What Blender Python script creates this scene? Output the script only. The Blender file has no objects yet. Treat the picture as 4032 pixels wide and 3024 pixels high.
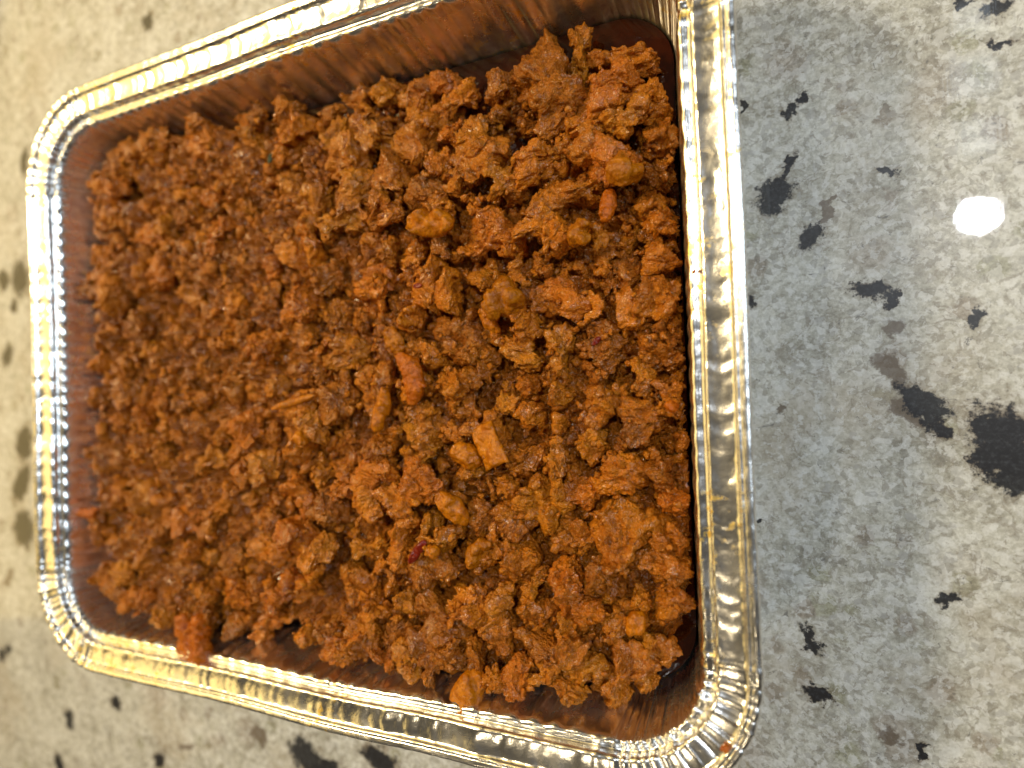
import bpy, math, random
import numpy as np
from mathutils import Vector, Matrix, Euler

random.seed(7)
RNG = np.random.default_rng(11)
scene = bpy.context.scene
COL = scene.collection

# ------------------------------------------------------------------ camera
H = 0.055                                   # height of the tray rim above the counter
FPX = 2520.0                                # focal length in pixels of a 4032 px wide picture
CAM = Vector((0.17868, -0.01411, 0.17538 + H))
ROT = Matrix(((0.89968, 0.03823, 0.43487),
              (-0.03536, 0.99927, -0.01468),
              (-0.43511, -0.00217, 0.90037)))
cd = bpy.data.cameras.new('camera')
cam = bpy.data.objects.new('camera', cd)
COL.objects.link(cam)
cam.matrix_world = Matrix.Translation(CAM) @ ROT.to_4x4()
cd.sensor_width = 36.0
cd.lens = FPX / 4032 * 36.0
cd.clip_start = 0.01
cd.clip_end = 50
cd.dof.use_dof = True
cd.dof.focus_distance = 0.205
cd.dof.aperture_fstop = 5.4
scene.camera = cam
scene.render.resolution_x, scene.render.resolution_y = 1024, 768

# ------------------------------------------------------------------ world and lamps
w = bpy.data.worlds.new('World')
scene.world = w
w.use_nodes = True
w.node_tree.nodes['Background'].inputs['Color'].default_value = (1.0, 0.86, 0.66, 1)
w.node_tree.nodes['Background'].inputs['Strength'].default_value = 0.05

def lamp(name, loc, target, power, color, shape='DISK', size=0.15, size_y=None):
    ld = bpy.data.lights.new(name, 'AREA')
    ld.energy = power
    ld.color = color
    ld.shape = shape
    ld.size = size
    if size_y:
        ld.size_y = size_y
    o = bpy.data.objects.new(name, ld)
    COL.objects.link(o)
    o.location = loc
    d = (Vector(target) - Vector(loc)).normalized()
    o.rotation_euler = d.to_track_quat('-Z', 'Y').to_euler()
    return o

lamp('added_warm_panel', (-0.85, 0.42, 0.66), (0.0, 0.10, 0.05), 7.5, (1.0, 0.69, 0.22), 'RECTANGLE', 1.9, 0.75)  # unseen glowing panel, added for yellow foil reflections and soft warm light
lamp('warm_kitchen_lamp', (-0.82, 0.46, 1.20), (0, 0, 0.03), 13.0, (1.0, 0.80, 0.48), 'RECTANGLE', 0.26, 0.22)
lamp('recessed_ceiling_lamp', (0.524, 0.364, 1.60), (0.2, 0.0, 0), 9.5, (0.90, 0.95, 1.0), 'DISK', 0.062)
lamp('added_warm_disc', (-0.30, -0.90, 1.30), (0, 0, 0), 3.0, (1.0, 0.80, 0.50), 'DISK', 0.16)  # second warm disc out of view, added to vary the reflections
lamp('added_cool_panel', (1.25, 0.25, 0.95), (0, 0, 0), 7.5, (0.78, 0.90, 1.0), 'RECTANGLE', 0.7, 0.5)  # unseen bluish panel added to give the foil rim cool reflections
for k, (lx, ly, sz, pw) in enumerate(((0.531, 0.83, 0.070, 0.07), (0.526, 0.694, 0.095, 0.15), (0.534, 0.549, 0.085, 0.10))):
    lamp('window_pane_light', (lx, ly, 1.60), (lx, ly, 0), pw, (0.72, 0.86, 1.0), 'SQUARE', sz)

vs = scene.view_settings
vs.view_transform = 'Standard'
vs.look = 'None'
vs.exposure = 0.0
vs.gamma = 1.0
vs.use_curve_mapping = False

# ------------------------------------------------------------------ helpers
def at(px, py, z):
    """point of the place at height z that stands behind a spot of the 2212 px wide photograph"""
    s = 4032 / 2212
    d = ROT @ Vector(((px * s - 2016) / FPX, -(py * s - 1512) / FPX, -1.0))
    t = (z - CAM.z) / d.z
    return CAM + d * t

def tag(o, label=None, cat=None, group=None, kind=None):
    if label: o['label'] = label
    if cat: o['category'] = cat
    if group: o['group'] = group
    if kind: o['kind'] = kind
    return o

def mesh_obj(name, verts, faces, mat, parent=None, smooth=True):
    me = bpy.data.meshes.new(name)
    verts = np.asarray(verts, dtype=np.float32)
    if isinstance(faces, np.ndarray):
        n, k = faces.shape
        me.vertices.add(len(verts))
        me.vertices.foreach_set('co', verts.ravel())
        me.loops.add(n * k)
        me.loops.foreach_set('vertex_index', faces.astype(np.int32).ravel())
        me.polygons.add(n)
        me.polygons.foreach_set('loop_start', np.arange(0, n * k, k, dtype=np.int32))
        me.update(calc_edges=True)
        me.validate()
    else:
        me.from_pydata([tuple(v) for v in verts], [], faces)
        me.update()
    if smooth:
        me.polygons.foreach_set('use_smooth', np.ones(len(me.polygons), dtype=bool))
    me.materials.append(mat)
    o = bpy.data.objects.new(name, me)
    COL.objects.link(o)
    if parent:
        o.parent = parent
    return o

def vnoise(p, seed=0):
    p = np.asarray(p, dtype=np.float64)
    i = np.floor(p).astype(np.int64)
    f = p - i
    u = f * f * f * (f * (f * 6 - 15) + 10)
    def h(x, y, z):
        n = (x * 374761393 + y * 668265263 + z * 2147483647 + seed * 974634777) & 0xFFFFFFFF
        n = ((n ^ (n >> 13)) * 1274126177) & 0xFFFFFFFF
        n = ((n ^ (n >> 16)) * 2246822519) & 0xFFFFFFFF
        return ((n ^ (n >> 15)) & 0xFFFFFF) / float(0xFFFFFF)
    r = 0
    for dx in (0, 1):
        for dy in (0, 1):
            for dz in (0, 1):
                wt = (u[:, 0] if dx else 1 - u[:, 0]) * (u[:, 1] if dy else 1 - u[:, 1]) * (u[:, 2] if dz else 1 - u[:, 2])
                r = r + wt * h(i[:, 0] + dx, i[:, 1] + dy, i[:, 2] + dz)
    return r * 2 - 1

def fbm(p, oct=4, seed=0, gain=0.5):
    r = 0
    a = 1.0
    for k in range(oct):
        r = r + a * vnoise(p * (2.03 ** k) + k * 17.3, seed + k)
        a *= gain
    return r

def ico(sub):
    import bmesh
    bm = bmesh.new()
    bmesh.ops.create_icosphere(bm, subdivisions=sub, radius=1.0)
    v = np.array([x.co[:] for x in bm.verts])
    bm.verts.index_update()
    f = np.array([[q.index for q in x.verts] for x in bm.faces])
    bm.free()
    return v, f
ICO1, ICO2 = ico(1), ico(2)

# ------------------------------------------------------------------ node helpers
class NT:
    def __init__(self, name):
        self.m = bpy.data.materials.new(name)
        self.m.use_nodes = True
        self.t = self.m.node_tree
        self.t.nodes.clear()
        self.out = self.n('ShaderNodeOutputMaterial')
        self.b = self.n('ShaderNodeBsdfPrincipled')
        self.l(self.b.outputs[0], self.out.inputs[0])
    def n(self, typ, **kw):
        x = self.t.nodes.new(typ)
        for k, v in kw.items():
            setattr(x, k, v)
        return x
    def l(self, a, b):
        self.t.links.new(a, b)
    def setv(self, sock, v):
        if isinstance(v, bpy.types.NodeSocket):
            self.l(v, sock)
        else:
            if isinstance(v, tuple) and len(v) == 3 and sock.type == 'RGBA':
                v = v + (1,)
            sock.default_value = v
    def p(self, **kw):
        for k, v in kw.items():
            self.setv(self.b.inputs[k.replace('_', ' ')], v)
    def math(self, op, a, b=0.0, c=None, clamp=False):
        x = self.n('ShaderNodeMath', operation=op, use_clamp=clamp)
        self.setv(x.inputs[0], a)
        self.setv(x.inputs[1], b)
        if c is not None:
            self.setv(x.inputs[2], c)
        return x.outputs[0]
    def mix(self, f, a, b, blend='MIX'):
        x = self.n('ShaderNodeMix', data_type='RGBA', blend_type=blend)
        self.setv(x.inputs['Factor'], f)
        self.setv(x.inputs[6], a)
        self.setv(x.inputs[7], b)
        return x.outputs[2]
    def noise(self, vec, scale, detail=4, rough=0.55, dist=0.0):
        x = self.n('ShaderNodeTexNoise')
        self.l(vec, x.inputs['Vector'])
        x.inputs['Scale'].default_value = scale
        x.inputs['Detail'].default_value = detail
        x.inputs['Roughness'].default_value = rough
        x.inputs['Distortion'].default_value = dist
        return x
    def voro(self, vec, scale, feature='F1', rnd=1.0):
        x = self.n('ShaderNodeTexVoronoi', feature=feature)
        self.l(vec, x.inputs['Vector'])
        x.inputs['Scale'].default_value = scale
        x.inputs['Randomness'].default_value = rnd
        return x
    def step(self, v, lo, hi, to0=0.0, to1=1.0):
        x = self.n('ShaderNodeMapRange', interpolation_type='SMOOTHSTEP')
        self.setv(x.inputs[0], v)
        x.inputs[1].default_value = lo
        x.inputs[2].default_value = hi
        x.inputs[3].default_value = to0
        x.inputs[4].default_value = to1
        return x.outputs[0]
    def ramp(self, v, stops):
        x = self.n('ShaderNodeValToRGB')
        self.setv(x.inputs[0], v)
        e = x.color_ramp.elements
        while len(e) < len(stops):
            e.new(0.5)
        for k, (pos, c) in enumerate(stops):
            e[k].position = pos
            e[k].color = tuple(c) + (1,)
        return x.outputs[0]
    def bump(self, h, strength, dist, normal=None):
        x = self.n('ShaderNodeBump')
        x.inputs['Strength'].default_value = strength
        x.inputs['Distance'].default_value = dist
        self.l(h, x.inputs['Height'])
        if normal is not None:
            self.l(normal, x.inputs['Normal'])
        return x.outputs[0]
    def coord(self, which='Object'):
        return self.n('ShaderNodeTexCoord').outputs[which]
    def vadd(self, a, b, scale=1.0):
        s = self.n('ShaderNodeVectorMath', operation='MULTIPLY_ADD')
        self.l(b, s.inputs[0])
        s.inputs[1].default_value = (scale, scale, scale)
        self.l(a, s.inputs[2])
        return s.outputs[0]

# ------------------------------------------------------------------ granite
# dark mineral patches: x, y in the photo's 2212 px frame, length, width, angle (deg), brownness
BLOT = [
    (1672, 418, 92, 66, 70, 0), (1700, 362, 62, 20, 75, .3), (1752, 512, 70, 46, 45, 0), (1785, 455, 70, 22, 60, .4),
    (1918, 374, 50, 24, -15, 0), (1708, 245, 40, 26, 40, 0), (1606, 226, 34, 14, 80, .3), (1735, 215, 34, 18, 50, .2),
    (1878, 622, 84, 40, -10, .2), (1925, 645, 50, 24, 60, .1), (2104, 686, 42, 26, 55, 0), (1933, 712, 52, 34, 0, .8),
    (1990, 868, 130, 64, -42, 0), (1925, 800, 100, 54, -55, .45), (2032, 925, 60, 44, -40, .1), (1960, 890, 90, 46, -30, .75),
    (2170, 960, 190, 130, -65, .1), (2205, 1030, 130, 110, -50, 0), (2130, 990, 80, 60, 30, .3), (2120, 910, 50, 26, 60, .2),
    (1752, 1387, 66, 26, -62, 0), (2052, 1295, 58, 26, 12, 0), (1768, 1500, 90, 30, -25, .2), (1925, 1590, 60, 40, 20, .55),
    (2150, 15, 70, 44, 25, 0), (2080, 7, 36, 20, 0, 0), (2165, 97, 66, 16, 5, .1), (1612, 640, 50, 24, -40, .3),
    (1640, 1130, 18, 14, 0, 0), (1690, 880, 34, 18, 10, .4), (1990, 1620, 40, 22, 30, .2), (1560, 1490, 36, 18, 30, .3),
    (318, 48, 40, 22, 75, 0), (52, 352, 62, 16, 85, 0), (44, 600, 78, 34, 85, 0), (8, 606, 40, 26, 80, 0), (16, 768, 46, 22, 60, 0),
    (30, 660, 30, 16, 85, .1), (52, 960, 74, 34, 80, .1), (46, 1045, 84, 30, 70, .1), (52, 1142, 78, 44, -70, 0),
    (18, 1402, 26, 12, 80, 0), (4, 1415, 26, 14, 70, 0), (150, 1556, 44, 18, -75, 0), (250, 1518, 34, 22, 80, .2),
    (402, 1612, 36, 20, 10, .4), (345, 1640, 34, 22, 80, .1), (128, 1650, 56, 16, -75, .3), (662, 1632, 88, 56, -35, 0),
    (818, 1640, 90, 44, -20, .1), (560, 1585, 50, 30, -40, .6), (700, 1660, 70, 40, 0, .1), (20, 1250, 40, 16, 60, .5)]

def granite():
    g = NT('granite')
    co = g.coord('Object')
    nz = g.noise(co, 190, 4, 0.62)
    warp = g.n('ShaderNodeVectorMath', operation='SUBTRACT')
    g.l(nz.outputs['Color'], warp.inputs[0])
    warp.inputs[1].default_value = (0.5, 0.5, 0.5)
    wp = g.vadd(co, warp.outputs[0], 0.011)
    wp2 = g.vadd(co, warp.outputs[0], 0.006)
    # pale feldspar ground with clouds and fine grain
    wq = g.vadd(co, warp.outputs[0], 0.0025)
    cloud = g.noise(wq, 36, 8, 0.68).outputs[0]
    fine = g.noise(co, 620, 5, 0.75).outputs[0]
    mid = g.noise(wq, 150, 6, 0.72).outputs[0]
    col = g.ramp(cloud, [(0.30, (0.27, 0.255, 0.215)), (0.45, (0.42, 0.41, 0.36)), (0.62, (0.56, 0.555, 0.505)), (0.8, (0.62, 0.62, 0.58))])
    col = g.mix(g.step(mid, 0.46, 0.66, 0, 0.55), col, (0.66, 0.66, 0.62))
    col = g.mix(g.step(mid, 0.40, 0.27, 0, 0.6), col, (0.24, 0.22, 0.185))
    # separate translucent grains, grey-brown and greenish
    v = g.voro(wp2, 105)
    rnd = g.n('ShaderNodeSeparateColor')
    g.l(v.outputs['Color'], rnd.inputs[0])
    inside = g.step(v.outputs['Distance'], 0.50, 0.30)
    grain = g.math('MULTIPLY', g.step(rnd.outputs[0], 0.80, 0.86), inside)
    col = g.mix(g.math('MULTIPLY', grain, 0.72), col, (0.245, 0.205, 0.165))
    grain2 = g.math('MULTIPLY', g.step(rnd.outputs[1], 0.86, 0.90), inside)
    col = g.mix(g.math('MULTIPLY', grain2, 0.6), col, (0.27, 0.265, 0.17))
    v2 = g.voro(wp2, 46)
    rnd2 = g.n('ShaderNodeSeparateColor')
    g.l(v2.outputs['Color'], rnd2.inputs[0])
    gr3 = g.math('MULTIPLY', g.step(rnd2.outputs[0], 0.83, 0.88), g.step(v2.outputs['Distance'], 0.48, 0.25))
    col = g.mix(g.math('MULTIPLY', gr3, 0.5), col, (0.29, 0.235, 0.195))
    v3 = g.voro(wq, 260)
    rnd3 = g.n('ShaderNodeSeparateColor')
    g.l(v3.outputs['Color'], rnd3.inputs[0])
    col = g.mix(0.4, col, g.ramp(rnd3.outputs[0], [(0.0, (0.16, 0.14, 0.11)), (0.35, (0.42, 0.41, 0.38)), (1.0, (0.74, 0.74, 0.72))]), 'SOFT_LIGHT')
    col = g.mix(0.6, col, g.mix(g.step(fine, 0.3, 0.7), (0.10, 0.09, 0.075), (0.92, 0.92, 0.90)), 'SOFT_LIGHT')
    v4 = g.voro(wq, 480)
    rnd4 = g.n('ShaderNodeSeparateColor')
    g.l(v4.outputs['Color'], rnd4.inputs[0])
    col = g.mix(g.math('MULTIPLY', g.step(rnd4.outputs[0], 0.70, 0.76), 0.36), col, (0.74, 0.74, 0.72))
    col = g.mix(g.math('MULTIPLY', g.step(rnd4.outputs[1], 0.80, 0.86), 0.36), col, (0.20, 0.185, 0.16))
    tint = g.noise(co, 17, 4, 0.6).outputs[0]
    col = g.mix(g.step(tint, 0.50, 0.68, 0, 0.40), col, (0.40, 0.33, 0.235))
    fl = g.noise(wq, 330, 4, 0.68).outputs[0]
    col = g.mix(g.step(fl, 0.545, 0.60, 0, 0.55), col, (0.68, 0.68, 0.65))
    fl2 = g.noise(g.vadd(wq, g.noise(co, 90, 2, 0.5).outputs['Color'], 0.02), 270, 5, 0.7).outputs[0]
    col = g.mix(g.step(fl2, 0.56, 0.62, 0, 0.6), col, (0.255, 0.225, 0.175))
    fl3 = g.noise(g.vadd(co, g.noise(co, 60, 2, 0.5).outputs['Color'], 0.03), 210, 6, 0.75).outputs[0]
    col = g.mix(g.step(fl3, 0.62, 0.68, 0, 0.7), col, (0.13, 0.125, 0.115))
    # small dark specks
    sp = g.noise(wp, 240, 3, 0.6).outputs[0]
    gate = g.step(g.noise(co, 26, 2, 0.5).outputs[0], 0.52, 0.66)
    col = g.mix(g.math('MULTIPLY', g.math('MULTIPLY', g.step(sp, 0.66, 0.72), gate), 0.85), col, (0.05, 0.05, 0.055))
    # big dark patches, each at its own place in the slab
    blk = None
    brn = None
    edge = g.noise(co, 520, 4, 0.7).outputs[0]
    for (x, y, a, b, ang, brown) in BLOT:
        c = at(x, y, 0)
        dx, dy = math.cos(math.radians(ang)), -math.sin(math.radians(ang))
        e1 = at(x + dx * a / 2, y + dy * a / 2, 0) - c
        e2 = at(x - dy * b / 2, y + dx * b / 2, 0) - c
        mp = g.n('ShaderNodeMapping', vector_type='TEXTURE')
        g.l(wp, mp.inputs['Vector'])
        mp.inputs['Location'].default_value = (c.x, c.y, 0)
        mp.inputs['Rotation'].default_value = (0, 0, math.atan2(e1.y, e1.x))
        mp.inputs['Scale'].default_value = (e1.length, e2.length, 1)
        ln = g.n('ShaderNodeVectorMath', operation='LENGTH')
        g.l(mp.outputs[0], ln.inputs[0])
        if brown < 0.35:
            blk = ln.outputs['Value'] if blk is None else g.math('MINIMUM', blk, ln.outputs['Value'])
        if brown > 0.05:
            brn = ln.outputs['Value'] if brn is None else g.math('MINIMUM', brn, ln.outputs['Value'])
    brn = g.math('ADD', brn, g.math('MULTIPLY', g.math('SUBTRACT', edge, 0.5), 0.7))
    blk = g.math('ADD', blk, g.math('ADD', g.math('MULTIPLY', g.math('SUBTRACT', edge, 0.5), 1.5), g.math('MULTIPLY', g.math('SUBTRACT', mid, 0.5), 1.1)))
    halo = g.step(blk, 1.55, 0.95)
    col = g.mix(g.math('MULTIPLY', halo, 0.35), col, (0.20, 0.155, 0.095))
    col = g.mix(g.math('MULTIPLY', g.step(brn, 1.15, 0.75), 0.8), col, (0.13, 0.095, 0.065))
    col = g.mix(g.math('MULTIPLY', g.step(blk, 1.14, 0.78), 0.95), col, g.mix(g.step(fine, .45, .75), (0.012, 0.013, 0.017), (0.05, 0.055, 0.065)))
    # hairline scratches and smears in the polish
    sc = g.n('ShaderNodeMapping')
    g.l(co, sc.inputs['Vector'])
    sc.inputs['Scale'].default_value = (1100, 22, 1)
    sc.inputs['Rotation'].default_value = (0, 0, 0.05)
    scr = g.noise(sc.outputs[0], 1.0, 2, 0.5).outputs[0]
    sc2 = g.n('ShaderNodeMapping')
    g.l(co, sc2.inputs['Vector'])
    sc2.inputs['Scale'].default_value = (60, 900, 1)
    sc2.inputs['Rotation'].default_value = (0, 0, 0.75)
    scr2 = g.noise(sc2.outputs[0], 1.0, 2, 0.5).outputs[0]
    hgt = g.math('ADD', g.math('MULTIPLY', scr, 0.7), g.math('MULTIPLY', scr2, 0.3))
    nb = g.bump(hgt, 0.22, 0.0001)
    smear = g.noise(co, 18, 4, 0.6).outputs[0]
    g.p(Base_Color=col, Roughness=g.step(smear, 0.3, 0.7, 0.30, 0.42), Normal=nb)
    g.b.inputs['Specular IOR Level'].default_value = 0.25
    g.b.inputs['Coat Weight'].default_value = 0.6
    g.b.inputs['Coat Roughness'].default_value = 0.02
    g.b.inputs['Coat IOR'].default_value = 1.5
    pol = g.noise(co, 700, 3, 0.6).outputs[0]
    cn = g.bump(g.math('ADD', pol, g.math('MULTIPLY', scr, 0.8)), 0.055, 0.0001)
    g.l(cn, g.b.inputs['Coat Normal'])
    return g.m

def counter():
    import bmesh
    bm = bmesh.new()
    bmesh.ops.create_cube(bm, size=1.0)
    for v in bm.verts:
        v.co = Vector((v.co.x * 1.5 - 0.1, v.co.y * 1.3, v.co.z * 0.03 - 0.015))
    bmesh.ops.bevel(bm, geom=bm.edges[:], offset=0.004, segments=3, affect='EDGES')
    me = bpy.data.meshes.new('countertop')
    bm.to_mesh(me)
    bm.free()
    me.materials.append(granite())
    o = bpy.data.objects.new('countertop', me)
    COL.objects.link(o)
    tag(o, 'polished pale granite countertop with black and brown mineral patches', 'countertop', kind='structure')
counter()

# ------------------------------------------------------------------ foil tray
def foil(name, stain):
    g = NT(name)
    co = g.coord('Object')
    sep = g.n('ShaderNodeSeparateXYZ')
    g.l(co, sep.inputs[0])
    z = sep.outputs['Z']
    n1 = g.noise(co, 70, 5, 0.65).outputs[0]
    n2 = g.noise(co, 330, 4, 0.65).outputs[0]
    n3 = g.noise(co, 26, 3, 0.5).outputs[0]
    base = (0.90, 0.895, 0.88)
    oil = (0.95, 0.66, 0.10)
    brown = (0.46, 0.205, 0.055)
    # greasy yellow spots thrown on the rim
    spots = g.math('MULTIPLY', g.step(n2, 0.57, 0.63), g.step(n3, 0.47, 0.58))
    col = g.mix(g.math('MULTIPLY', spots, 0.85), base, oil)
    rough = g.math('ADD', g.step(n1, 0.3, 0.7, 0.19, 0.30), g.math('MULTIPLY', spots, 0.15))
    if stain:
        # cooked-on sauce film on the wall, thinning out towards the shoulder
        lim = g.math('ADD', z, g.math('MULTIPLY', g.math('SUBTRACT', n1, 0.5), 0.016))
        film = g.step(lim, H - 0.0075, H - 0.0135)
        side = g.math('ADD', g.math('ADD', g.math('MULTIPLY', sep.outputs['Y'], 4.0), g.math('MULTIPLY', sep.outputs['X'], 1.2)), g.math('MULTIPLY', g.math('SUBTRACT', n1, 0.5), 0.7))
        film = g.math('MULTIPLY', film, g.step(side, -0.45, 0.25, 0.12, 0.75))
        film = g.math('MULTIPLY', film, g.step(g.noise(co, 45, 4, 0.6).outputs[0], 0.35, 0.62, 0.45, 1.0))
        fc = g.ramp(n2, [(0.3, (0.46, 0.30, 0.14)), (0.5, (0.72, 0.57, 0.34)), (0.62, (0.86, 0.72, 0.42)), (0.70, (0.85, 0.55, 0.08))])
        col = g.mix(film, col, fc)
        rough = g.math('ADD', rough, g.math('MULTIPLY', film, 0.10))
        g.p(Metallic=g.math('SUBTRACT', 1.0, g.math('MULTIPLY', film, 0.15)))
        g.b.inputs['Coat Weight'].default_value = 0.25
        g.b.inputs['Coat Roughness'].default_value = 0.12
    else:
        g.b.inputs['Metallic'].default_value = 1.0
    fb = g.noise(co, 900, 3, 0.6).outputs[0]
    nb = g.bump(g.math('ADD', n2, g.math('MULTIPLY', fb, 0.5)), 0.15, 0.0006)
    g.p(Base_Color=col, Roughness=rough, Normal=nb)
    return g.m

MM = 0.001
IX, IY, IR = 0.146, 0.116, 0.0255        # half sizes and corner radius where the wall meets the shoulder
def wall_off(z):                          # u (m) of the wall at height z below the rim plane (z <= -0.006)
    return -0.2 * max(0.0, -z - 0.006)

PROFILE = []   # (u, z, pleat weight, wave weight, flute weight) in mm
def prof():
    P = []
    fz = -53.6
    ub = -0.2 * (46.5)
    for k in range(7):                                   # floor to wall fillet
        a = math.pi / 2 * k / 6
        r = 5.0
        P.append((ub - r + r * math.sin(a), fz + r - r * math.cos(a), 0.2, 0, 0.1))
    for k in range(1, 15):
        t = k / 14
        z = -48.6 + t * (48.6 - 8.2)
        P.append((-0.2 * (-z - 6.0), z, 0.3 + 0.7 * t, 0, min(1, t * 2)))
    P += [(-0.15, -7.2, 1, 0, .9), (0.15, -6.4, 1, 0, .7), (0.55, -5.75, 1, .1, .45), (1.0, -5.45, 1, .1, .3), (1.5, -5.4, .9, .1, .2), (2.0, -5.55, .9, .1, .15),
          (2.6, -5.75, .8, .1, .1), (3.1, -5.8, .8, .1, .1), (3.45, -5.5, .8, .2, .1), (3.7, -4.9, .9, .3, .1), (3.9, -4.2, 1, .5, 0), (4.1, -3.5, 1, .7, 0),
          (4.4, -3.0, 1, .8, 0), (4.9, -2.75, 1, 1, 0)]
    for k in range(1, 12):
        t = k / 12
        P.append((4.9 + 6.9 * t, -2.75 + 0.85 * t - 0.25 * math.sin(math.pi * t), 1, 1, 0))
    P += [(11.8, -1.85, 1, .8, 0), (12.1, -1.55, .8, .5, 0), (12.3, -1.1, .7, .4, 0), (12.55, -.7, .6, .4, 0), (12.9, -.55, .6, .3, 0), (13.2, -.75, .6, .3, 0), (13.45, -.8, .6, .3, 0), (13.75, -.55, .6, .3, 0)]
    nf = len(P)
    for k in range(0, 17):                               # rolled edge
        a = math.pi / 2 + 0.55 - k / 16 * (math.pi * 1.45)
        P.append((14.75 + 1.25 * math.cos(a), -1.55 + 1.25 * math.sin(a), .7, .25, 0))
    return P, nf
PROFILE, N_FLANGE_END = prof()
N_WALL_END = 7 + 14 + 3                   # wall strip ends on the shoulder

NS, NC = 240, 300
def path():
    """unit rounded-rectangle path: per sample corner centre, outward normal, arc position, kind"""
    cs = [(IX - IR, IY - IR), (-(IX - IR), IY - IR), (-(IX - IR), -(IY - IR)), (IX - IR, -(IY - IR))]
    cen, nor, arc, crn, side = [], [], [], [], []
    s = 0.0
    for k in range(4):
        cx, cy = cs[k]
        a0 = k * math.pi / 2
        for j in range(NC):
            a = a0 + math.pi / 2 * j / NC
            cen.append((cx, cy)); nor.append((math.cos(a), math.sin(a)))
            arc.append(s + (IR + 0.010) * (a - a0)); crn.append(1.0); side.append((k, j / NC))
        s += (IR + 0.010) * math.pi / 2
        nx, ny = cs[(k + 1) % 4]
        L = math.hypot(nx - cx, ny - cy)
        a = a0 + math.pi / 2
        for j in range(NS):
            t = j / NS
            cen.append((cx + (nx - cx) * t, cy + (ny - cy) * t)); nor.append((math.cos(a), math.sin(a)))
            arc.append(s + L * t); crn.append(0.0); side.append((k + 4, t))
        s += L
    return np.array(cen), np.array(nor), np.array(arc), np.array(crn), side, s

CEN, NOR, ARC, CRN, SIDE, TOTAL = path()

def folds(positions, widths, amps, s):
    d = np.zeros_like(s)
    for p, wd, am in zip(positions, widths, amps):
        x = s - p
        x = (x + TOTAL / 2) % TOTAL - TOTAL / 2
        x = x / wd
        sel = np.abs(x) < 3
        xs = x[sel]
        d[sel] += am * np.exp(-np.abs(xs) ** 1.2) * np.where(xs > 0, 1.0, 0.85)
    return d

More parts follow.
